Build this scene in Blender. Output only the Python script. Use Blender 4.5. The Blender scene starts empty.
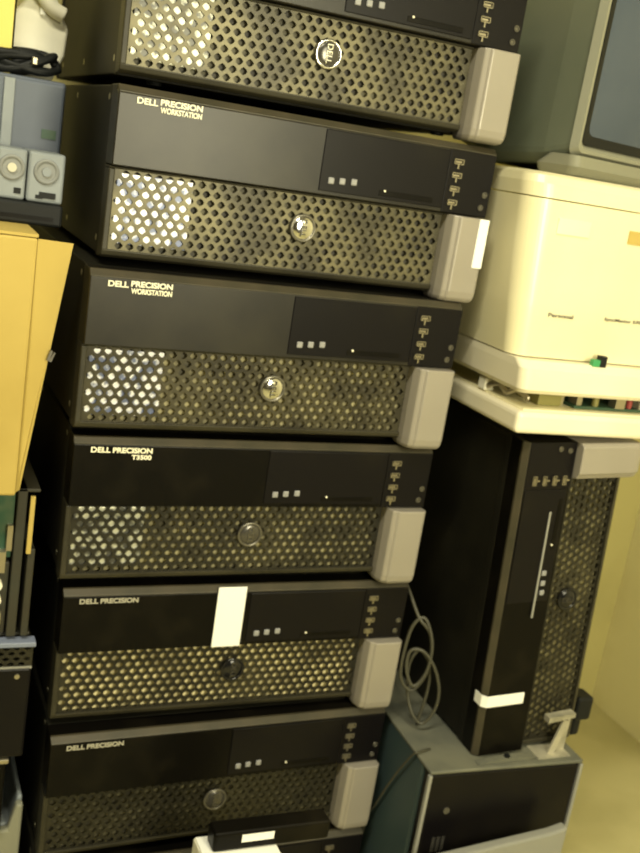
import bpy, math, random
from mathutils import Vector, Matrix, Euler
random.seed(7)
C = bpy.context.scene.collection
R = math.radians

# ---------------------------------------------------------------- materials
def mat(name, col, rough=.5, metal=0., col2=None, scale=8., lo=.4, hi=.6, spec=.5, bump=0., bscale=200., coat=0., stretch=(1, 1, 1), detail=6.):
    m = bpy.data.materials.new(name); m.use_nodes = True
    nt = m.node_tree; b = nt.nodes['Principled BSDF']
    b.inputs['Base Color'].default_value = (*col, 1)
    b.inputs['Roughness'].default_value = rough
    b.inputs['Metallic'].default_value = metal
    b.inputs['Specular IOR Level'].default_value = spec
    b.inputs['Coat Weight'].default_value = coat
    tc = nt.nodes.new('ShaderNodeTexCoord'); mp = nt.nodes.new('ShaderNodeMapping')
    mp.inputs['Scale'].default_value = stretch
    nt.links.new(tc.outputs['Object'], mp.inputs['Vector'])
    if col2:
        n = nt.nodes.new('ShaderNodeTexNoise'); n.inputs['Scale'].default_value = scale; n.inputs['Detail'].default_value = detail
        nt.links.new(mp.outputs[0], n.inputs['Vector'])
        mr = nt.nodes.new('ShaderNodeMapRange'); mr.inputs[1].default_value = lo; mr.inputs[2].default_value = hi
        nt.links.new(n.outputs['Fac'], mr.inputs[0])
        mx = nt.nodes.new('ShaderNodeMix'); mx.data_type = 'RGBA'
        mx.inputs[6].default_value = (*col, 1); mx.inputs[7].default_value = (*col2, 1)
        nt.links.new(mr.outputs[0], mx.inputs[0]); nt.links.new(mx.outputs[2], b.inputs['Base Color'])
    if bump:
        n2 = nt.nodes.new('ShaderNodeTexNoise'); n2.inputs['Scale'].default_value = bscale; n2.inputs['Detail'].default_value = 3
        nt.links.new(mp.outputs[0], n2.inputs['Vector'])
        bp = nt.nodes.new('ShaderNodeBump'); bp.inputs['Strength'].default_value = bump; bp.inputs['Distance'].default_value = .002
        nt.links.new(n2.outputs['Fac'], bp.inputs['Height']); nt.links.new(bp.outputs[0], b.inputs['Normal'])
    return m

def emit(name, col, s):
    m = bpy.data.materials.new(name); m.use_nodes = True
    nt = m.node_tree; nt.nodes.clear()
    e = nt.nodes.new('ShaderNodeEmission'); o = nt.nodes.new('ShaderNodeOutputMaterial')
    e.inputs[0].default_value = (*col, 1); e.inputs[1].default_value = s
    nt.links.new(e.outputs[0], o.inputs[0]); return m

M = {}
M['bezel'] = mat('bezel_plastic', (.0035, .0030, .0022), .36, 0, (.012, .010, .006), 14, .50, .80, .12, .05, 900)
M['bezel_dusty_sheen'] = mat('dusty_sheen_bezel_plastic', (.010, .0088, .0062), .36, 0, (.026, .023, .014), 11, .42, .75, .36, .05, 900)  # upper units: dust, with their sheen put into the colour too
M['gloss'] = mat('gloss_plastic', (.0045, .0038, .0045), .34, 0, (.010, .0085, .006), 10, .5, .8, .20)
M['case'] = mat('case_metal', (.008, .0075, .005), .55, .0, (.020, .018, .011), 9, .4, .8, .22)
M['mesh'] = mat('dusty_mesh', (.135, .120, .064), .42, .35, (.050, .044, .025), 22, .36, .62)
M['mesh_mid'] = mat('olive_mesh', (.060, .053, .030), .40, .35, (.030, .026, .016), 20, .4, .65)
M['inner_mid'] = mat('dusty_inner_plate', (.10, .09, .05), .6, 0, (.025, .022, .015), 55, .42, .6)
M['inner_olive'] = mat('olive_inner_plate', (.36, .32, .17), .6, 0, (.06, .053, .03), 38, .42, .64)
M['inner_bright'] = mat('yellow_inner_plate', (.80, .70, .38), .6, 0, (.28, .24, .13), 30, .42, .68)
M['frame'] = mat('dusty_frame', (.036, .032, .018), .5, 0, (.018, .016, .009), 14, .4, .7, .4)
M['lip'] = mat('dusty_lit_lip', (.052, .043, .025), .45, 0, (.030, .028, .016), 18, .4, .7, .5)  # dusty chamfer, its ceiling-light highlight put into the colour
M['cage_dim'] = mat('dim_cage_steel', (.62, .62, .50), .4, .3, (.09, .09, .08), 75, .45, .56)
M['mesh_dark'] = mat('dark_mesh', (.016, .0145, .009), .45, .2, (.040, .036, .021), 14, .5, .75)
M['hollow'] = mat('inner_black', (.012, .012, .010), .8)
M['cage'] = mat('drive_cage_steel', (.95, .95, .98), .35, .2, (.16, .19, .32), 80, .46, .58)
M['handle'] = mat('silver_plastic', (.33, .30, .25), .34, .12, (.26, .235, .19), 6, .3, .8)
M['chrome'] = mat('chrome', (.8, .8, .82), .12, 1)
M['badge'] = mat('badge_grey', (.10, .095, .085), .25, .6)
M['blackgloss'] = mat('black_badge', (.008, .008, .009), .12)
M['ring_dark'] = mat('badge_dark_ring', (.16, .15, .12), .3, .6)
M['print'] = mat('white_print', (.90, .86, .66), .5)
M['print_dim'] = mat('shaded_print', (.40, .38, .30), .5)  # white print on lower units, weaker light there put into the colour
M['paper'] = mat('white_paper', (.95, .95, .88), .7)
M['button'] = mat('grey_button', (.28, .28, .28), .4)
M['port'] = mat('port_metal', (.42, .38, .28), .3, .8)
M['screw'] = mat('screw_steel', (.45, .42, .28), .35, .9)
M['beige'] = mat('beige_plastic', (.78, .72, .45), .33, 0, (.84, .78, .52), 5, .4, .7, .6, .03, 500)
M['beige_pale'] = mat('pale_beige_plastic', (.86, .80, .60), .38, 0, (.76, .69, .48), 4, .4, .7)
M['ink'] = mat('grey_ink', (.12, .11, .09), .6)
M['crt'] = mat('grey_green_plastic', (.150, .165, .118), .60, 0, (.115, .135, .092), 8, .35, .7)
M['crt_rim'] = mat('grey_rim_plastic', (.24, .24, .18), .45)
M['crt_glass'] = mat('screen_glass', (.045, .066, .105), .16, 0, (.065, .085, .12), 7, .35, .7, .6)
M['teal'] = mat('dark_panel_reflection', (.045, .075, .080), .5, .1, (.060, .090, .088), 6, .3, .7)  # dark case; its bluish reflection is put into the colour
M['dusttop'] = mat('dusty_top', (.15, .15, .11), .7, 0, (.08, .085, .07), 12, .4, .65)
M['bluegrey'] = mat('blue_grey_panel', (.105, .125, .165), .5, 0, (.085, .10, .13), 10, .4, .7)
M['trim'] = mat('grey_trim', (.27, .27, .24), .4)
M['ltgrey'] = mat('light_grey_plastic', (.27, .30, .315), .45, 0, (.22, .245, .26), 12)
M['cone'] = mat('speaker_grille', (.25, .26, .25), .6)
M['cap'] = mat('speaker_cap', (.60, .58, .45), .4)
M['rubber'] = mat('black_rubber', (.009, .010, .010), .5, spec=.22)
M['cablegrey'] = mat('grey_cable', (.06, .057, .038), .45)
M['card'] = mat('yellow_cardboard', (.54, .405, .115), .75, 0, (.45, .33, .085), 5, .4, .7, .3)
M['yellow'] = mat('yellow_plastic', (.80, .68, .15), .5)
M['whiteish'] = mat('cream_plastic', (.86, .83, .68), .45, 0, (.70, .68, .54), 10)
M['wall'] = mat('yellow_wall_paint', (.60, .54, .23), .8, 0, (.46, .41, .17), 3.5, .42, .68, .3, .1, 60)
M['wall_lit'] = mat('lit_wall_paint', (.92, .86, .54), .8, 0, (.74, .66, .34), 3, .45, .7, .3, .1, 60)  # right wall: stronger light on it put into a paler colour
M['floor'] = mat('dusty_floor', (.56, .51, .26), .8, 0, (.44, .40, .19), 4, .42, .66, .3)
M['ceil'] = mat('ceiling_paint', (.20, .18, .12), .9)
M['wall_dim'] = mat('unseen_wall_dark', (.10, .085, .05), .9, 0, (.07, .06, .04), 4)  # unseen walls; they and the ceiling are darkened to cut fill light
M['pcb'] = mat('green_board', (.02, .07, .04), .45, 0, (.05, .09, .05), 60, .4, .6)
M['brown'] = mat('brown_chassis', (.030, .024, .012), .6, 0, (.03, .03, .02), 9)
M['steel'] = mat('galvanised_steel', (.50, .47, .36), .45, .3, (.25, .24, .18), 20)
M['olive'] = mat('olive_connector', (.22, .20, .06), .5)
M['red'] = mat('red_plastic', (.30, .05, .04), .5)
M['green'] = mat('green_plastic', (.04, .30, .10), .5)
M['blue'] = mat('blue_lip', (.20, .23, .32), .4)

# ---------------------------------------------------------------- mesh helpers
class MB:
    def __init__(s): s.v = []; s.f = []
    def box(s, x0, x1, y0, y1, z0, z1):
        n = len(s.v)
        s.v += [(x0,y0,z0),(x1,y0,z0),(x1,y1,z0),(x0,y1,z0),(x0,y0,z1),(x1,y0,z1),(x1,y1,z1),(x0,y1,z1)]
        s.f += [tuple(n+i for i in q) for q in ((0,3,2,1),(4,5,6,7),(0,1,5,4),(1,2,6,5),(2,3,7,6),(3,0,4,7))]
        return s
    def prism(s, pts, a, b, axis='x'):
        """pts: 2D outline; extruded along axis from a to b. x:(y,z) y:(x,z) z:(x,y)"""
        n = len(s.v); k = len(pts)
        def P(p, t):
            return {'x': (t, p[0], p[1]), 'y': (p[0], t, p[1]), 'z': (p[0], p[1], t)}[axis]
        s.v += [P(p, a) for p in pts] + [P(p, b) for p in pts]
        s.f += [tuple(n+i for i in range(k))[::-1], tuple(n+k+i for i in range(k))]
        for i in range(k):
            j = (i+1) % k; s.f.append((n+i, n+j, n+k+j, n+k+i))
        return s
    def loft(s, rings):
        n = len(s.v); k = len(rings[0])
        for r in rings: s.v += [tuple(p) for p in r]
        for q in range(len(rings)-1):
            for i in range(k):
                j = (i+1) % k; s.f.append((n+q*k+i, n+q*k+j, n+(q+1)*k+j, n+(q+1)*k+i))
        s.f += [tuple(n+i for i in range(k))[::-1], tuple(n+(len(rings)-1)*k+i for i in range(k))]
        return s
    def cyl(s, c, r, a, b, axis='y', n=24, r2=None):
        r2 = r if r2 is None else r2
        def P(rr, t, i):
            u, w = rr*math.cos(2*math.pi*i/n), rr*math.sin(2*math.pi*i/n)
            return {'x': (t, c[1]+u, c[2]+w), 'y': (c[0]+u, t, c[2]+w), 'z': (c[0]+u, c[1]+w, t)}[axis]
        return s.loft([[P(r, a, i) for i in range(n)], [P(r2, b, i) for i in range(n)]])
    def torus(s, c, r, t, axis='y', n=32, k=8):
        b = len(s.v)
        for i in range(n):
            A = 2*math.pi*i/n
            for j in range(k):
                B = 2*math.pi*j/k; rr = r+t*math.cos(B); h = t*math.sin(B)
                s.v.append((c[0]+rr*math.cos(A), c[1]+h, c[2]+rr*math.sin(A)) if axis == 'y' else (c[0]+rr*math.cos(A), c[1]+rr*math.sin(A), c[2]+h))
        for i in range(n):
            for j in range(k):
                s.f.append((b+i*k+j, b+((i+1)%n)*k+j, b+((i+1)%n)*k+(j+1)%k, b+i*k+(j+1)%k))
        return s
    def tube(s, pts, r, n=8, sub=6):
        P = [Vector(p) for p in pts]; path = []
        for i in range(len(P)-1):
            p0 = P[max(i-1, 0)]; p1 = P[i]; p2 = P[i+1]; p3 = P[min(i+2, len(P)-1)]
            for q in range(sub):
                t = q/sub
                path.append(.5*((2*p1)+(-p0+p2)*t+(2*p0-5*p1+4*p2-p3)*t*t+(-p0+3*p1-3*p2+p3)*t**3))
        path.append(P[-1]); rings = []; up = None
        for i, p in enumerate(path):
            d = (path[min(i+1, len(path)-1)]-path[max(i-1, 0)]).normalized()
            if up is None:
                up = d.orthogonal().normalized()
            up = (up-d*up.dot(d)).normalized(); w = d.cross(up)
            rings.append([p+r*(math.cos(2*math.pi*k/n)*up+math.sin(2*math.pi*k/n)*w) for k in range(n)])
        return s.loft(rings)
    def mesh(s, name, m, bevel=0, seg=2, smooth=False):
        me = bpy.data.meshes.new(name); me.from_pydata(s.v, [], s.f); me.update()
        import bmesh
        bm = bmesh.new(); bm.from_mesh(me)
        bmesh.ops.recalc_face_normals(bm, faces=bm.faces)
        if bevel:
            ed = [e for e in bm.edges if len(e.link_faces) == 2 and e.calc_face_angle(0) > R(25)]
            bmesh.ops.bevel(bm, geom=ed, offset=bevel, segments=seg, affect='EDGES', profile=.5, clamp_overlap=True)
        if smooth:
            for f in bm.faces: f.smooth = True
        bm.to_mesh(me); bm.free(); me.materials.append(m); return me

def link(name, me, parent=None, loc=None, rot=None):
    o = bpy.data.objects.new(name, me); C.objects.link(o); o.parent = parent
    if loc: o.location = loc
    if rot: o.rotation_euler = rot
    return o
def part(name, mb, m, parent, bevel=0, seg=2, smooth=False, label=None):
    o = link(name, mb.mesh(name, m, bevel, seg, smooth), parent)
    if label: o['label'] = label
    return o
def thing(name, label, cat, loc=(0,0,0), rot=(0,0,0), group=None, me=None):
    o = bpy.data.objects.new(name, me); C.objects.link(o); o.location = loc; o.rotation_euler = rot
    o['label'] = label; o['category'] = cat
    if group: o['group'] = group
    return o
def struct(name, mb, m):
    o = link(name, mb.mesh(name, m)); o['kind'] = 'structure'; return o

def text_mesh(name, s, size, m, bold=.0, width=None, height=None, extr=.0003):
    cu = bpy.data.curves.new(name, 'FONT'); cu.body = s; cu.size = size; cu.extrude = extr; cu.offset = bold
    t = bpy.data.objects.new(name, cu); C.objects.link(t)
    dg = bpy.context.evaluated_depsgraph_get(); dg.update()
    me = bpy.data.meshes.new_from_object(t.evaluated_get(dg))
    bpy.data.objects.remove(t); bpy.data.curves.remove(cu)
    xs = [v.co.x for v in me.vertices]; ys = [v.co.y for v in me.vertices]
    x0, x1, y0, y1 = min(xs), max(xs), min(ys), max(ys)
    sx = width/(x1-x0) if width else 1; sy = height/(y1-y0) if height else sx
    for v in me.vertices:                      # text stands in the xz plane facing -y, centred at the origin
        x, y, z = v.co; v.co = ((x-(x0+x1)/2)*sx, -z, (y-(y0+y1)/2)*sy)
    me.materials.clear(); me.materials.append(m); me.name = name
    return me

# ---------------------------------------------------------------- the workstation (lying on its side)
W_, H_, D_ = .448, .176, .468
CACHE = {}
def cached(key, fn):
    if key not in CACHE: CACHE[key] = fn()
    return CACHE[key]

def perforated(x0, x1, z0, z1, p, q, hw, hh, y, t):
    mb = MB(); rows = int(round((z1-z0)/q)); q = (z1-z0)/rows
    for r in range(rows):
        zc = z0+q*(r+.5); off = 0 if r % 2 else p/2
        x = x0-off
        while x < x1-1e-6:
            a, b = max(x, x0), min(x+p, x1); xc = x+p/2
            if b-a < p*.98:
                n = len(mb.v); mb.v += [(a,y,zc-q/2),(b,y,zc-q/2),(b,y,zc+q/2),(a,y,zc+q/2)]; mb.f.append((n,n+1,n+2,n+3))
            else:
                n = len(mb.v)
                out = [(a,zc-q/2),(xc,zc-q/2),(b,zc-q/2),(b,zc),(b,zc+q/2),(xc,zc+q/2),(a,zc+q/2),(a,zc)]
                inn = [(xc-hw*.60,zc-hh*.60),(xc,zc-hh),(xc+hw*.60,zc-hh*.60),(xc+hw,zc),(xc+hw*.60,zc+hh*.60),(xc,zc+hh),(xc-hw*.60,zc+hh*.60),(xc-hw,zc)]
                mb.v += [(u,y,w) for u,w in out]+[(u,y,w) for u,w in inn]+[(u,y+t,w) for u,w in inn]
                for i in range(8):
                    j = (i+1)%8
                    mb.f.append((n+i,n+j,n+8+j,n+8+i)); mb.f.append((n+8+i,n+8+j,n+16+j,n+16+i))
            x += p
    return mb

def base_meshes():
    d = {}
    # steel case with folded side lips
    mb = MB(); mb.box(.003, .445, .034, D_, -.176, -.001); mb.box(.001, .447, .0335, .046, -.1775, -.0005)
    mb.box(.001, .447, D_-.012, D_, -.1775, -.0005)
    d['case'] = mb.mesh('case', M['case'], .0015)
    # upper bezel: chamfered top lip, flat panel, return
    mb = MB(); mb.prism([(.034, -.0006), (.0095, -.0006), (.0095, -.0060), (.004, -.0065), (.0, -.0078), (.0, -.0800), (.034, -.0800)], 0, W_, 'x')
    d['bezel'] = mb.mesh('front_panel', M['bezel'], .0012)
    d['lip'] = MB().prism([(.0098, -.0002), (.0065, -.0004), (.0000, -.0068), (.0004, -.0082), (.0094, -.0076)], .0004, W_-.0004, 'x').mesh('top_lip', M['lip'], .0006)
    d['bezel_dusty_sheen'] = d['bezel'].copy(); d['bezel_dusty_sheen'].materials[0] = M['bezel_dusty_sheen']
    # frame around the grille
    mb = MB()
    mb.prism([(.034,-.0810),(.011,-.0810),(.011,-.0835),(.034,-.0835)], 0, W_-.002, 'x')
    mb.box(.0, .0065, .011, .034, -.1675, -.0835)
    mb.box(.397, W_-.002, .015, .034, -.1675, -.0835)
    mb.prism([(.034,-.1665),(.011,-.1665),(.013,-.1725),(.020,-.1755),(.034,-.1755)], 0, W_-.002, 'x')
    d['frame'] = mb.mesh('grille_frame', M['frame'], .0015)
    d['grille'] = perforated(.0065, .397, -.1665, -.0835, .0118, .0091, .0046, .0041, .0145, .0010).mesh('vent_grille', M['mesh'])
    for k, m in (('mid', 'mesh_mid'), ('dark', 'mesh_dark')): d['grille_'+k] = d['grille'].copy(); d['grille_'+k].materials[0] = M[m]
    d['back'] = MB().box(.0065, .397, .0215, .0240, -.1665, -.0835).mesh('grille_backing', M['hollow'])
    d['cage'] = MB().box(.010, .092, .0170, .0212, -.1600, -.0870).mesh('drive_cage', M['cage'], .001)
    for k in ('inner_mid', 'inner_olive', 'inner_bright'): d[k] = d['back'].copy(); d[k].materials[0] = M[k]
    d['cage_dim'] = d['cage'].copy(); d['cage_dim'].materials[0] = M['cage_dim']
    # optical drive area
    mb = MB(); mb.box(.228, .385, -.0012, .001, -.0755, -.0095)
    d['bay'] = mb.mesh('drive_cover', M['gloss'], .0008)
    mb = MB(); mb.box(.302, .372, -.0018, -.001, -.0715, -.0655); d['slot'] = mb.mesh('drive_flap', M['bezel'], .0006)
    mb = MB(); mb.box(-.0036, .0036, -.0026, 0, -.0036, .0036); d['button'] = mb.mesh('drive_button', M['button'], .0012)
    mb = MB(); mb.cyl((0,0,0), .0013, -.0016, 0, n=10); d['led'] = mb.mesh('drive_light', M['print'])
    mb = MB(); mb.box(.3855, .4475, -.0010, .001, -.0795, -.0080); d['ports'] = mb.mesh('port_panel', M['gloss'], .0008)
    mb = MB()
    mb.box(-.0062, .0062, -.0022, 0, -.0030, -.0022); mb.box(-.0062, .0062, -.0022, 0, .0022, .0030)
    mb.box(-.0062, -.0054, -.0022, 0, -.003, .003); mb.box(.0054, .0062, -.0022, 0, -.003, .003); mb.box(-.0045, .0035, -.0016, 0, -.0012, .0008)
    mb.box(-.0008, .0008, -.0014, 0, -.0080, -.0030)
    d['usb'] = mb.mesh('usb_port', M['port'])
    mb = MB(); mb.torus((0, -.0012, 0), .0030, .0007, n=16, k=6); mb.cyl((0,0,0), .0018, -.0012, 0, n=12)
    d['jack'] = mb.mesh('audio_jack', M['ring_dark'])
    # silver handle: slanted inner facet, ridge, face, rounded lower end
    prof = [(.3975, .030), (.3975, .004), (.4010, -.0080), (.4060, -.0105), (.4085, -.0130), (.4440, -.0130), (.4480, -.0080), (.4480, .030)]
    rings = []
    for z, sc, dy in ((-.0812, 1, 0), (-.1690, 1, 0), (-.1770, .985, .0015), (-.1810, .94, .0050), (-.1830, .86, .0110)):
        cx = .4230; rings.append([(cx+(x-cx)*sc, min(y+dy, .030), z) for x, y in prof])
    d['handle'] = MB().loft(rings).mesh('silver_handle', M['handle'], .0014)
    mb = MB(); mb.cyl((0, 0, 0), .0035, 0, -.0022, 'x', 12); d['screw'] = mb.mesh('screw', M['screw'])
    mb = MB(); mb.cyl((0,0,0), .009, 0, -.0050, 'z', 16, .0075); d['foot'] = mb.mesh('rubber_foot', M['rubber'])
    return d
BM = base_meshes()

def badge(style, root):
    cx, cy, cz = .2215, .0130, -.1195
    if style == 'clear':
        disc, ring, letters = M['badge'], M['chrome'], M['chrome']
    elif style == 'chrome':
        disc, ring, letters = M['chrome'], M['ring_dark'], M['badge']
    elif style == 'black':
        disc, ring, letters = M['blackgloss'], M['blackgloss'], M['badge']
    else:
        disc, ring, letters = M['badge'], M['ring_dark'], M['ring_dark']
    def mk():
        rings = []
        for r, y in ((.0135, .002), (.0135, -.002), (.0115, -.0036), (.007, -.0046), (.002, -.005)):
            rings.append([(r*math.cos(2*math.pi*i/28), y, r*math.sin(2*math.pi*i/28)) for i in range(28)])
        return MB().loft(rings).mesh('logo_badge', disc, smooth=True)
    b = link('logo_badge', cached('badge'+style, mk), root, (cx, cy, cz))
    link('badge_ring', cached('ring'+style, lambda: MB().torus((0,-.0022,0), .0142, .0017, n=32).mesh('badge_ring', ring, smooth=True)), b)
    t = link('badge_lettering', cached('let'+style, lambda: text_mesh('badge_lettering', 'DELL', .008, letters, 0, .020, .0065)), b, (0, -.0055, 0), (0, R(90), 0))
    return b

def wordmark(style, root):
    m = M['print'] if style in ('bright', 'single') else M['print_dim']
    a = link('maker_lettering', cached('d'+style, lambda: text_mesh('maker_lettering', 'DELL', .01, m, .0003, .0215, .0062)), root, (.0295, -.0008, -.0135))
    def mk():
        return text_mesh('model_lettering', {'bright': 'PRECISION', 'single': 'PRECISION', 'dim': 'PRECISION'}[style], .008, m, .00028, .0445, .0062)
    link('model_lettering', cached('p'+style, mk), root, (.0650, -.0008, -.0135 if style != 'bright' else -.0120))
    if style == 'bright':
        link('model_lettering', cached('w', lambda: text_mesh('model_lettering', 'WORKSTATION', .008, m, .00028, .0440, .0058)), root, (.0652, -.0008, -.0195))
    elif style == 'single':
        link('model_lettering', cached('t', lambda: text_mesh('model_lettering', 'T3500', .008, m, .00028, .0225, .0055)), root, (.0755, -.0008, -.0212))

def workstation(label, loc, ry, rz, logo, words, look=('grille', 'inner_mid', 'cage'), group='black workstations stacked on their sides', upright=False):
    root = thing('computer_tower', label, 'computer', group=group)
    cx = Vector((W_/2, 0, -H_/2))
    if upright:
        root.location = loc; root.rotation_euler = (0, ry, rz)
    else:                                        # turned a little about the middle of its front
        rot = Euler((0, ry, rz)).to_matrix()
        root.location = Vector(loc)+cx-rot @ cx; root.rotation_euler = (0, ry, rz)
    link('case', BM['case'], root)
    fp = link('front_panel', BM['bezel_dusty_sheen' if look[0] in ('grille', 'grille_mid') else 'bezel'], root)
    link('top_lip', BM['lip'], fp)
    f = link('grille_frame', BM['frame'], root)
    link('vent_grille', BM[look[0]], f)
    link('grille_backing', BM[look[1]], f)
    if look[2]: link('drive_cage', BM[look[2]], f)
    bay = link('drive_cover', BM['bay'], root)
    link('drive_flap', BM['slot'], bay)
    for x, z in ((.2411, -.0634), (.2546, -.0625), (.2690, -.0616)): link('drive_button', BM['button'], bay, (x, -.001, z))
    link('drive_light', BM['led'], bay, (.3087, -.001, -.0660))
    pp = link('port_panel', BM['ports'], root)
    for z in (-.0210, -.0365, -.0520, -.0675): link('usb_port', BM['usb'], pp, (.3975, -.001, z))
    for x, z in ((.4395, -.0540), (.4370, -.0690)): link('audio_jack', BM['jack'], pp, (x, -.001, z))
    h = link('silver_handle', BM['handle'], root); h['label'] = 'silver plastic handle'
    badge(logo, root); wordmark(words, root)
    for y in (.060, .25, .42): link('screw', BM['screw'], root, (.005, y, -.013)); link('screw', BM['screw'], root, (.005, y, -.160))
    if not upright:
        for x in (.05, .40):
            for y in (.07, .42): link('rubber_foot', BM['foot'], root, (x, y, -.1755))
    return root

HP = .185226; ZT = 1.297226
LB = {1: 'black workstation with clear ringed badge, topmost in the stack, cut off by the photo top',
      2: 'black workstation with a white strip on its silver handle, second from top of stack',
      3: 'black workstation with shiny chrome badge and plain silver handle, third from top of the stack',
      4: 'black workstation with dark ringed badge, fourth from top of the stack',
      5: 'black workstation with a tall white paper label on its front, fifth in the stack',
      6: 'dark dusty workstation with grille colour shaded dim, sixth in the stack, the lowest seen whole',
      7: 'black workstation at the bottom of the stack, mostly below the photo edge'}
Q = {1: (.0070, .0100, .0020, -.008, -.006), 2: (.0070, .0064, .0005, -.0060, .0088), 3: (-.0058, -.0083, .0022, -.0085, .0200),
     4: (-.0017, .0047, .0022, -.0090, .0066), 5: (.0064, .0150, .0, -.0085, .0004), 6: (.0071, .0080, .0, -.0060, .0240), 7: (.004, .004, .0, 0., .01)}
ST = {1: ('clear', 'bright'), 2: ('chrome', 'bright'), 3: ('chrome', 'bright'), 4: ('dark', 'single'), 5: ('black', 'dim'), 6: ('dark2', 'dim'), 7: ('dark', 'dim')}
LOOK = {1: ('grille', 'inner_mid', 'cage_dim'), 2: ('grille', 'inner_mid', 'cage'), 3: ('grille_mid', 'inner_olive', 'cage'), 4: ('grille_dark', 'inner_olive', 'cage_dim'),  # grille tones per unit, mostly light on the stack put into colour
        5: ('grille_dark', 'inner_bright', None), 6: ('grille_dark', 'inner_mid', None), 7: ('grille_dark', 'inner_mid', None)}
WS = {}
for i in range(1, 8):
    dx, dy, dz, ry, rz = Q[i]
    WS[i] = workstation(LB[i], (dx, dy, dz+ZT-(i-1)*HP), ry, rz, ST[i][0], ST[i][1], LOOK[i])
part('paper_label', MB().box(.1845, .2210, -.0022, -.0008, -.0800, .0000), M['paper'], WS[5], .0008, label='blank white paper label')
part('paper_label', MB().box(.4330, .4462, -.0142, -.0128, -.1390, -.0815), M['paper'], WS[2], .0006, label='blank white strip on the handle')

# ---------------------------------------------------------------- right side: upright tower on a wide dark box
BX0, BX1, BY0, BY1, BZ = .468, .700, -.100, .370, .348
g = thing('desktop_computer', 'wide black case, teal reflection in its colour, at lower right under the upright tower', 'computer', (BX0, BY0, 0), (0, 0, R(-2.0)))
w, d_ = BX1-BX0, BY1-BY0
part('case', MB().box(0, w, .022, d_, .006, BZ-.004), M['teal'], g, .003)
part('front_panel', MB().box(.003, w-.003, 0, .022, .008, BZ-.005), M['gloss'], g, .004)
part('top_panel', MB().box(-.001, w+.001, -.001, d_, BZ-.005, BZ), M['dusttop'], g, .0018, label='dusty grey top panel')
part('edge_trim', MB().box(-.002, .003, -.002, .004, .006, BZ-.006), M['trim'], g, .001)
part('edge_trim', MB().box(w-.003, w+.002, -.002, .004, .006, BZ-.006), M['trim'], g, .001)
part('power_button', MB().cyl((.034, 0, .288), .0045, -.002, .001, n=18), M['ring_dark'], g)
pt = MB()
for k in range(3): pt.box(.022+k*.007, .0265+k*.007, -.001, .001, .226, .248)
part('audio_port', pt, M['badge'], g)
for x, y in ((.02, .03), (.02, .43), (.21, .03), (.21, .43)):
    part('rubber_foot', MB().cyl((x, y, 0), .010, 0, .008, 'z', 14), M['rubber'], g)

up = workstation('black workstation standing upright right of the stack, under the beige tray', (.5425, -.080, .3485), R(-93.2), 0, 'black', 'dim',
                 ('grille_dark', 'inner_olive', None), group=None, upright=True)
up.scale = (.972, .972, .940)
for o in list(up.children):
    if o.name.startswith(('maker_lettering', 'model_lettering')): bpy.data.objects.remove(o)
part('paper_label', MB().prism([(-.0018,-.0660),(-.0020,-.006),(.004,.0006),(.020,.0008),(.020,.0002),(.0042,.0),(-.0008,-.0066),(-.0006,-.0660)], .0760, .0925, 'x'), M['paper'], up, .0008, label='pale green-white paper strip')
part('drive_flap', MB().box(.205, .355, -.0030, -.0012, -.0560, -.0530), M['trim'], up, .0005, label='long grey light strip')

# beige tray lying on the upright tower
mb = MB(); mb.prism([(.490, -.092), (.960, -.092), (.960, .330), (.490, .330)], .0, .0270, 'z')
tray = thing('plastic_tray', 'thick pale beige plastic tray lying on top of the upright tower', 'tray', (0, 0, .7970))
part('tray_body', mb, M['beige_pale'], tray, .006, 3)
lip = MB(); lip.prism([(.500, -.084), (.950, -.084), (.950, .320), (.500, .320)], .0262, .0290, 'z')
part('tray_rim', lip, M['beige'], tray, .0015)

# loose bits between tray and beige case
ZJ = .8263
b1 = thing('circuit_board', 'long green circuit board wedged between the tray and the beige case', 'circuit board', (.585, -.068, ZJ))
part('board', MB().box(0, .26, 0, .10, 0, .0022), M['pcb'], b1, .0004)
part('connector', MB().box(.004, .012, .002, .020, .0022, .0100), M['port'], b1, .0006)
part('connector', MB().box(.060, .075, -.003, .012, .0022, .0110), M['port'], b1, .0006)
part('heat_sink', MB().box(.10, .13, .0, .02, .0022, .0108), M['steel'], b1, .0004)
part('capacitor', MB().cyl((.035, .006, 0), .0042, .0022, .0108, 'z', 14), M['olive'], b1)
part('capacitor', MB().cyl((.088, .006, 0), .0038, .0022, .0108, 'z', 14), M['red'], b1)
part('slot', MB().box(.14, .23, .004, .012, .0022, .0100), M['rubber'], b1, .0004)
b2 = thing('plastic_connector', 'flat olive plastic block lying on the tray left of the circuit board', 'connector', (.535, -.062, ZJ))
part('block', MB().box(0, .034, 0, .05, 0, .0110), M['olive'], b2, .001)
part('pin', MB().box(.036, .040, .004, .010, .0, .0085), M['port'], b2)
b3 = thing('metal_clip', 'small bright metal clip on the left corner of the tray', 'clip', (.500, -.030, ZJ))
part('clip_body', MB().tube([(0,.03,.004),(.004,.012,.009),(.010,0,.004),(.016,-.012,.008),(.024,-.028,.003)], .0026), M['port'], b3, smooth=True)
part('clip_pad', MB().box(-.004, .010, .030, .046, 0, .009), M['whiteish'], b3, .001)

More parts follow.
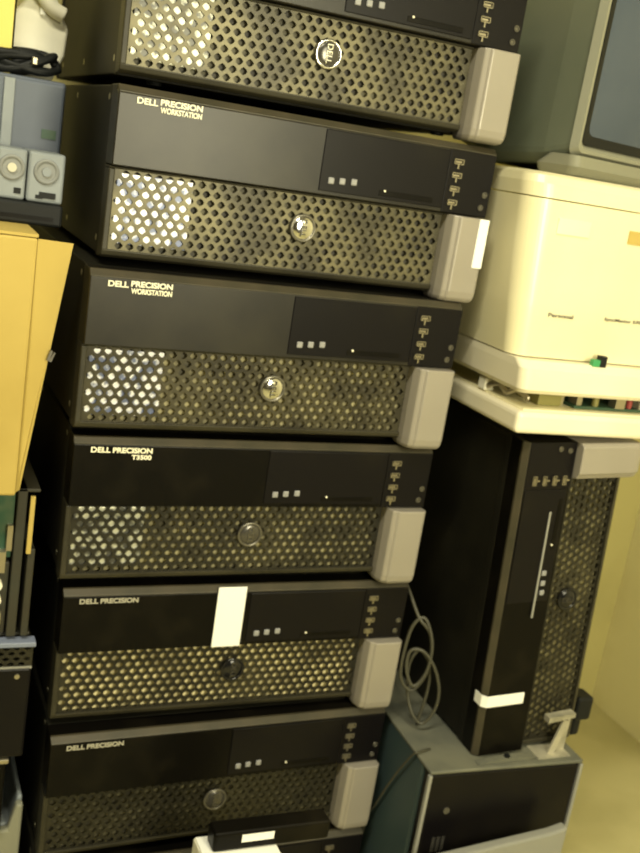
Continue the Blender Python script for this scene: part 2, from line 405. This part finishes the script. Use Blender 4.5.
# beige office machine
PZ = .8448
pr = thing('printer', 'large beige office machine with two small printed words, on the tray right of the stack', 'printer', (.476, -.060, PZ))
def rrect(x0, x1, y0, y1, r, n=13):
    out = []
    for cx, cy, a0 in ((x1-r, y1-r, 0), (x0+r, y1-r, 90), (x0+r, y0+r, 180), (x1-r, y0+r, 270)):
        for i in range(n):
            a = R(a0+90*i/(n-1)); out.append((cx+r*math.cos(a), cy+r*math.sin(a)))
    return out
def ring(x0, x1, y0, y1, r, z): return [(x, y, z) for x, y in rrect(x0, x1, y0, y1, r)]
body = MB().loft([ring(.010, .404, -.000, .40, .022, .040), ring(.004, .404, .000, .40, .026, .10), ring(-.004, .396, .004, .40, .030, .2230)])
part('case', body, M['beige'], pr, smooth=False)
lid = MB().loft([ring(-.004, .396, .003, .40, .030, .2245), ring(-.005, .396, .005, .40, .030, .240), ring(-.003, .394, .009, .40, .029, .2490), ring(.004, .388, .016, .39, .026, .2525)])
part('lid', lid, M['beige'], pr)
base = MB().loft([ring(.016, .412, -.022, .40, .010, .0), ring(.013, .412, -.027, .40, .012, .005), ring(.011, .412, -.026, .40, .012, .030), ring(.011, .412, -.016, .40, .014, .0385)])
part('base', base, M['beige_pale'], pr)
t1 = link('lettering', text_mesh('lettering', 'Personal', .01, M['ink'], .0001, .036, .0048), pr, (.0655, -.0008, .0920))
t2 = link('lettering', text_mesh('lettering', 'SyncMaster 570', .01, M['ink'], .0001, .056, .0052), pr, (.1580, -.0008, .0935))
part('tape_patch', MB().box(.036, .082, .0012, .0035, .186, .204), M['beige_pale'], pr, .0005, label='pale torn sticker residue')
part('tape_patch', MB().box(.140, .190, .0012, .0035, .186, .202), M['card'], pr, .0005, label='tan sticker residue')
for o in (b1, b2, b3): o.scale = (1, 1, 1.62)
c0 = thing('plug', 'tiny green and black plug on the ledge of the beige machine', 'plug', (.590, -.081, PZ+.0385))
part('plug_body', MB().box(.0105, .020, .002, .012, -.001, .0125), M['rubber'], c0, .001)
part('plug_tip', MB().box(0, .0105, .002, .010, -.001, .0075), M['green'], c0, .001)

# dark CRT on top
cr = thing('crt_monitor', 'dark grey-green tube monitor on top of the beige machine, cut off at the right', 'monitor', (.526, -.038, 1.0990), (0, 0, R(17)))
def rr(x0, x1, z0, z1, r, y, n=5):
    return [(a, y, b) for a, b in rrect(x0, x1, z0, z1, r, n)]
bd = MB().loft([rr(.001, .399, .023, .359, .012, .0065), rr(.008, .392, .012, .362, .016, .05), rr(.034, .366, .003, .36, .02, .16), rr(.10, .30, .04, .33, .03, .33), rr(.12, .28, .06, .30, .03, .36)])
part('case', bd, M['crt'], cr)
# front rim sloping in to the screen
def framering(o0, o1, ri, y0, y1):
    mb = MB(); A = rr(*o0, y0); B = rr(*o1, y1); n = len(mb.v); k = len(A)
    mb.v += A+B+[(x, y+.012, z) for x, y, z in B]+[(x, .002, z) for x, y, z in A]
    for i in range(k):
        j = (i+1) % k
        for q in range(3): mb.f.append((q*k+i, q*k+j, (q+1)*k+j, (q+1)*k+i))
    return mb
rim = MB(); A = rr(.0, .40, .022, .36, .010, .0075); A1 = rr(.003, .397, .026, .357, .010, -.003); B = rr(.007, .393, .030, .353, .010, -.003); Cc = rr(.013, .387, .036, .347, .010, .003)
k = len(A); rim.v += A+A1+B+Cc
for q in range(3):
    for i in range(k):
        j = (i+1) % k; rim.f.append((q*k+i, q*k+j, (q+1)*k+j, (q+1)*k+i))
part('bezel', rim, M['crt_rim'], cr)
inn = MB(); A = rr(.012, .388, .035, .348, .008, -.0005); B = rr(.026, .374, .049, .334, .012, .0035); k = len(A)
inn.v += A+B
for i in range(k): inn.f.append((i, (i+1) % k, k+(i+1) % k, k+i))
part('screen_surround', inn, M['rubber'], cr)
# bulging glass
gl = MB(); N = 12
for a in range(N+1):
    for b in range(N+1):
        u = a/N*2-1; v = b/N*2-1
        gl.v.append((.200+u*.178, .003-.008*(1-u*u)*max(0, 1-v*v)**.5, .1915+v*.146))
for a in range(N):
    for b in range(N):
        i = a*(N+1)+b; gl.f.append((i, i+N+1, i+N+2, i+1))
n = len(gl.v); gl.v += [(.012, .004, .035), (.388, .004, .035), (.388, .004, .348), (.012, .004, .348)]; gl.f.append((n, n+1, n+2, n+3))
part('screen', gl, M['crt_glass'], cr, smooth=True)
st = MB().loft([ring(.012, .388, .006, .06, .010, 0), ring(.004, .396, -.004, .06, .012, .010), ring(.001, .399, -.005, .04, .012, .0225)])
part('base_plate', st, M['crt_rim'], cr)

# small things around the dark case
br = thing('metal_bracket', 'bent steel bracket on the right end of the dusty case top', 'bracket', (.634, -.098, BZ))
part('bracket_plate', MB().box(0, .052, 0, .030, 0, .0020), M['steel'], br)
part('bracket_arm', MB().prism([(.020, .002), (.030, .002), (.044, .050), (.034, .052)], .008, .011, 'y').prism([(.038, .002), (.052, .002), (.052, .056), (.040, .056)], .016, .019, 'y').prism([(.008, .050), (.050, .056), (.050, .062), (.008, .058)], .006, .018, 'y'), M['steel'], br)
cn = thing('power_plug', 'black power plug behind the steel bracket beside the upright tower', 'plug', (.722, -.075, BZ-.02))
cn.location = (.6905, -.058, BZ)
part('plug_body', MB().box(.0245, .052, 0, .03, .026, .062).box(.0265, .042, .004, .026, .0, .03), M['rubber'], cn, .005, 3)
part('cord', MB().tube([(.040, .02, .055), (.055, .05, .05), (.060, .10, .03), (.055, .16, .0)], .004), M['rubber'], cn, smooth=True)
fs = thing('metal_scrap', 'thin scrap of grey metal lying on the dusty case in front of the upright tower', 'scrap', (.590, -.0975, BZ))
part('scrap_strip', MB().prism([(-.05, .0005), (.030, .0005), (.040, .0035), (.01, .0065), (-.03, .004)], 0, .010, 'y'), M['dusttop'], fs)
part('scrap_peg', MB().cyl((-.004, .005, 0), .004, .004, .0085, 'z', 10), M['rubber'], fs)

# light grey panel leaning in front of the dark case
pn = thing('plastic_sheet', 'light grey plastic sheet leaning against the front of the dark case at the bottom', 'panel')
mb = MB(); mb.prism([(.475, .0), (.665, .0), (.665, .276), (.640, .270), (.464, .252)], -.150, -.135, 'y')
part('sheet', mb, M['trim'], pn, .003)

# coiled grey cable between stack and upright tower
mb = MB()
pts = [(.4560, .060, .560), (.4600, .030, .545), (.4700, .004, .513), (.4860, -.004, .494), (.4940, -.006, .465), (.4920, -.006, .430), (.4760, -.004, .408), (.4600, .002, .425),
       (.4585, .004, .462), (.4640, .004, .500), (.4780, .0, .512), (.4900, -.010, .480), (.4890, -.012, .440), (.4740, -.010, .418), (.4625, -.004, .440), (.4640, -.002, .466),
       (.4800, -.008, .468), (.4980, -.014, .447), (.5100, -.018, .415), (.5100, -.018, .385), (.4980, -.014, .362), (.4840, -.008, .372), (.4760, .004, .400), (.4740, .01, .440),
       (.4840, .006, .462), (.5000, .0, .440), (.5040, .0, .400), (.4980, .0, .3525)]
cb = thing('cable_coil', 'coiled grey cable hanging between the stack and the upright tower', 'cable')
part('cable', mb.tube(pts, .0024, 8, 6), M['cablegrey'], cb, smooth=True)
lc = thing('thin_cable', 'thin pale cable running down the side of the dark case', 'cable')
part('cable', MB().tube([(.4900, -.055, .3500), (.4700, -.062, .3510), (.4635, -.058, .346), (.4640, -.025, .293), (.4650, .010, .223), (.4650, .027, .185), (.4600, .03, .08), (.459, .04, .003)], .0016, 8, 6), M['cablegrey'], lc, smooth=True)

# ---------------------------------------------------------------- lower middle: white carton with a small black device
wc = thing('white_carton', 'pale carton at the bottom edge in front of the lowest workstation', 'carton', (.165, -.150, 0))
part('carton_body', MB().box(0, .095, 0, .060, 0, .2840), M['whiteish'], wc, .002)
part('carton_flap', MB().box(.002, .093, .002, .058, .2840, .2855), M['paper'], wc)
dv = thing('power_adapter', 'small black device with a white label lying on the pale carton', 'adapter', (.190, -.124, .2860))
part('adapter_body', MB().box(-.012, .135, 0, .026, 0, .0260), M['bezel'], dv, .004, 3)
part('paper_label', MB().box(.022, .062, -.0006, .001, .011, .0210), M['paper'], dv, label='white sticker')

# ---------------------------------------------------------------- left pile
LX = -.018
# bottom grey-green box
a = thing('desktop_computer', 'pale grey-green case at the bottom left corner with a raised right edge', 'computer', (-.44, .040, 0))
part('case', MB().prism([(0, 0), (.4285, 0), (.4285, .262), (.4225, .262), (.416, .225), (0, .215)], .012, .40, 'y'), M['ltgrey'], a, .003)
part('front_panel', MB().prism([(0, .004), (.4285, .004), (.4285, .258), (.4200, .258), (.412, .223), (0, .213)], 0, .012, 'y'), M['crt_rim'], a, .003)
part('indicator_light', MB().cyl((.412, 0, .175), .003, -.001, .001, n=10).cyl((.404, 0, .172), .003, -.001, .001, n=10), M['green'], a)
# black drive unit on it
b = thing('desktop_computer', 'low black case with a bright worn front lip, second from the floor at the left', 'computer', (-.44, .030, .2260))
part('case', MB().box(0, .404, .012, .40, .0, .1080), M['case'], b, .003)
part('front_panel', MB().box(.002, .402, 0, .012, .002, .100), M['bezel'], b, .003)
part('front_lip', MB().box(.10, .404, -.004, .006, .100, .106), M['port'], b, .001, label='worn bright front lip')
part('drive_slot', MB().box(.25, .39, -.001, .001, .050, .053), M['rubber'], b)
# dell-like black case
e = thing('desktop_computer', 'black case with grey-blue top lip and vent strip, third from the floor, left', 'computer', (-.44, .026, .3345))
part('case', MB().box(0, .420, .014, .40, .0, .1500), M['case'], e, .003)
part('front_panel', MB().box(0, .420, 0, .014, .0, .118), M['gloss'], e, .003)
part('front_lip', MB().box(0, .422, -.003, .014, .146, .152), M['blue'], e, .001, label='grey-blue top lip')
part('vent_grille', perforated(0, .420, .119, .146, .012, .0068, .0042, .0026, .002, .002), M['mesh_dark'], e)
part('vent_frame', MB().box(0, .420, .001, .006, .1165, .1195), M['trim'], e)
part('power_button', MB().cyl((.404, 0, .108), .003, -.002, .001, n=12), M['port'], e)
# open brown chassis with green board
h = thing('open_chassis', 'open dark brown chassis with a green board, under the yellow carton', 'computer', (-.44, .030, .4875))
part('chassis', MB().box(0, .416, .010, .40, .0, .004).box(0, .416, .39, .40, .004, .184).box(.404, .412, .0, .40, .004, .112).box(0, .004, .0, .40, .004, .184).box(0, .404, .15, .16, .004, .184).box(0,.412,.0,.40,.1800,.1840).box(.388, .3985, .0, .40, .004, .184), M['brown'], h, .001)
part('green_board', MB().box(.20, .386, .006, .012, .100, .176), M['pcb'], h)
part('connector', MB().box(.372, .380, -.004, .006, .085, .110).box(.380, .386, .0, .006, .11, .14), M['port'], h)
part('connector', MB().cyl((.372, 0, .070), .007, -.006, .006, n=14).cyl((.372, 0, .052), .007, -.006, .006, n=14), M['whiteish'], h, label='two round cream connectors')
part('connector', MB().box(.352, .380, -.004, .006, .022, .036), M['port'], h)
part('drive_cage', MB().box(.30, .386, .004, .15, .006, .095), M['brown'], h, .002)
part('cable_strip', MB().box(.4015, .4065, -.004, .000, .108, .176), M['card'], h, label='yellow cable strip')
# yellow carton
ct = thing('cardboard_carton', 'yellow cardboard carton with a flap folded out, left of the stack', 'carton', (-.43, .000, .6735))
part('carton_body', MB().box(0, .371, .0, .300, 0, .2760), M['card'], ct, .003)
fl = MB(); n = 0
o_ = [(.371, .002, .275), (.408, .012, .273), (.376, .010, .004), (.371, .002, .004)]
fl.v = o_+[(x, y+.003, z) for x, y, z in o_]; fl.f = [(0,1,2,3),(7,6,5,4),(0,4,5,1),(1,5,6,2),(2,6,7,3),(3,7,4,0)]
part('carton_flap', fl, M['card'], ct)
part('carton_flap', MB().box(.0, .371, .0, .150, .2765, .2795), M['card'], ct)
mk = MB().prism([(.391, .150), (.394, .149), (.3965, .160), (.3945, .161)], .006, .0085, 'y').prism([(.3935, .149), (.396, .148), (.3995, .158), (.398, .159)], .0065, .009, 'y')
part('ink_mark', mk, M['ink'], ct, label='small dark handwritten tick')

# things on the carton
ZC = .9532
k1 = thing('dark_case', 'flat black slab on the yellow carton, under the two small speakers', 'case', (-.40, .085, ZC))
part('case', MB().box(0, .376, 0, .20, 0, .0235), M['rubber'], k1, .003)
part('front_edge', MB().box(0.01, .366, -.002, .002, .006, .010), M['bezel'], k1)
def speaker(label, x0, wd, cap):
    s = thing('desktop_speaker', label, 'speaker', (x0, .094, ZC+.0240), group='small grey desktop speakers')
    part('cabinet', MB().box(0, wd, 0, .06, 0, .0530), M['ltgrey'], s, .003, 3)
    part('speaker_cone', MB().torus((wd/2, -.0005, .033), .0115, .0022).cyl((wd/2, 0, .033), .0105, -.001, .002), M['cone'], s)
    part('speaker_cap', MB().cyl((wd/2, 0, .033), .0048, -.003, .0, r2=.0048, n=18), cap, s)
    part('port', MB().box(wd*.62, wd*.86, -.001, .002, .0065, .0125) if wd < .033 else MB().box(wd*.35, wd*.80, -.0015, .002, .005, .0115).box(wd*.25, wd*.45, -.001, .002, .004, .008), M['rubber'], s)
    return s
speaker('light grey desktop speaker at the far left edge, small cone with yellowish cap', -.0950, .0305, M['cap'])
speaker('light grey desktop speaker with a white cone cap, right one beside the stack', -.0630, .0385, M['ltgrey'])
k2 = thing('grey_case', 'blue-grey computer case standing behind the small speakers', 'computer', (-.33, .160, ZC+.0240))
part('case', MB().box(0, .310, .006, .16, 0, .1290), M['bluegrey'], k2, .004)
part('front_panel', MB().box(.002, .308, 0, .006, .003, .126), M['bluegrey'], k2, .003)
part('side_strip', MB().box(.242, .254, -.003, .0, .004, .125), M['ltgrey'], k2, .001, label='pale vertical strip')
part('sticker', MB().box(.286, .302, -.001, .0, .066, .076), M['pcb'], k2, label='dark green sticker')
# cables on top
cz = ZC+.0240+.1290
cg = thing('black_cable', 'bundle of black cables heaped on the blue-grey case', 'cable', (-.065, .175, cz))
for q in range(4):
    pts = []
    for s in range(15):
        aa = s*.9+q*1.6
        pts.append((.034*math.cos(aa)*(1+.15*math.sin(q+s))-.004*q, .010*math.sin(aa)+.016, .0165+.0095*math.sin(aa+q)+.003*math.sin(s*1.7)))
    part('cable', MB().tube(pts, .0042, 8, 5), M['rubber'], cg, smooth=True)
part('plug', MB().box(.006, .012, -.006, .004, .014, .022), M['port'], cg, .001)
# cream thing and yellow folder resting on the case behind/above the cables
ph = thing('desk_telephone', 'cream plastic telephone-like appliance above the black cables, cut off by the top edge', 'telephone', (-.096, .215, cz+.0005))
part('body', MB().prism([(0, 0), (.066, -.0), (.078, .030), (.080, .060), (.070, .075), (.060, .105), (.036, .118), (.030, .085), (.010, .060)], 0, .09, 'y'), M['whiteish'], ph, .004, 3)
part('handset', MB().tube([(.006, -.006, .088), (.020, -.010, .098), (.038, -.010, .098), (.058, -.006, .080), (.072, -.004, .074)], .009, 10, 5), M['whiteish'], ph, smooth=True)
part('hook', MB().box(.046, .052, -.004, .001, .070, .086), M['paper'], ph, .001)
yf = thing('yellow_folder', 'bright yellow folder standing at the top left corner', 'folder', (-.182, .190, cz+.0005))
part('cover', MB().box(0, .104, 0, .002, .0, .20).box(0, .104, .014, .016, 0, .20).box(.102, .104, 0, .016, 0, .20), M['yellow'], yf)
part('papers', MB().box(.002, .101, .003, .0135, .003, .196), M['paper'], yf)

# ---------------------------------------------------------------- room
YB, XR, XL, YF, ZH = .560, 1.315, -2.0, -3.0, 2.7
struct('floor', MB().box(XL, XR, YF, YB, -.05, 0), M['floor'])
struct('wall_back', MB().box(XL, XR+.1, YB, YB+.1, 0, ZH), M['wall'])
struct('wall_right', MB().box(XR, XR+.1, YF, YB, 0, ZH), M['wall_lit'])
struct('wall_left', MB().box(XL-.1, XL, YF, YB, 0, ZH), M['wall_dim'])
struct('ceiling', MB().box(XL, XR, YF, YB, ZH, ZH+.05), M['ceil'])
WX0, WX1, WZ0, WZ1 = .15, 1.25, 1.30, 2.40
mb = MB(); mb.box(XL, WX0, YF-.1, YF, 0, ZH); mb.box(WX1, XR, YF-.1, YF, 0, ZH); mb.box(WX0, WX1, YF-.1, YF, 0, WZ0); mb.box(WX0, WX1, YF-.1, YF, WZ1, ZH)
struct('wall_front', mb, M['wall_dim'])
mb = MB(); mb.box(WX0, WX0+.04, YF-.07, YF-.03, WZ0, WZ1).box(WX1-.04, WX1, YF-.07, YF-.03, WZ0, WZ1).box(WX0, WX1, YF-.07, YF-.03, WZ0, WZ0+.04).box(WX0, WX1, YF-.07, YF-.03, WZ1-.04, WZ1)
mb.box((WX0+WX1)/2-.02, (WX0+WX1)/2+.02, YF-.07, YF-.03, WZ0, WZ1)
struct('window_1', mb, M['paper'])
def area(name, loc, rot, sx, sy, e, col):
    l = bpy.data.lights.new(name, 'AREA'); l.shape = 'RECTANGLE'; l.size = sx; l.size_y = sy; l.energy = e; l.color = col
    o = bpy.data.objects.new(name, l); C.objects.link(o); o.location = loc; o.rotation_euler = rot; return o
area('window_daylight', ((WX0+WX1)/2, YF-.08, (WZ0+WZ1)/2), (R(90), 0, 0), WX1-WX0, WZ1-WZ0, 36, (1, .95, .68))
area('work_lamp_light', (.38, -1.22, 1.10), (R(88), 0, R(-2)), .22, .42, 9.5, (1, .92, .62))
# ceiling lamp
lm = thing('ceiling_lamp', 'white fluorescent ceiling lamp above the left of the room', 'lamp', (-.70, -1.10, ZH))
part('housing', MB().box(-.6, .6, -.09, .09, -.05, 0), M['paper'], lm, .005)
area('lamp_light', (-.70, -1.10, ZH-.055), (0, 0, 0), 1.15, .15, 48, (1, .94, .70))
w = bpy.data.worlds.new('world'); bpy.context.scene.world = w; w.use_nodes = True
w.node_tree.nodes['Background'].inputs[0].default_value = (.9, .95, 1, 1); w.node_tree.nodes['Background'].inputs[1].default_value = .3

# ---------------------------------------------------------------- camera
cd = bpy.data.cameras.new('camera'); cam = bpy.data.objects.new('camera', cd); C.objects.link(cam)
Rm = [[0.913422996679372, -0.37513011495739634, 0.1579108165684863], [0.045761467809576885, -0.2908619066576014, -0.9556700473068193], [0.40443085589651584, 0.8801572291968951, -0.2485134497190366]]
right, down, fwd = Vector(Rm[0]), Vector(Rm[1]), Vector(Rm[2])
m3 = Matrix((right, -down, -fwd)).transposed()
cam.matrix_world = Matrix.Translation((-0.20719269, -1.06339568, 1.0683548)) @ m3.to_4x4()
cd.sensor_fit = 'VERTICAL'; cd.sensor_height = 36; cd.lens = 1022.19*36/853; cd.clip_start = .02
cd.dof.use_dof = True; cd.dof.focus_distance = .82; cd.dof.aperture_fstop = 9.5
bpy.context.scene.camera = cam
vs = bpy.context.scene.view_settings
vs.view_transform = 'Standard'; vs.look = 'None'; vs.gamma = 1; vs.use_curve_mapping = False; vs.exposure = 0.2
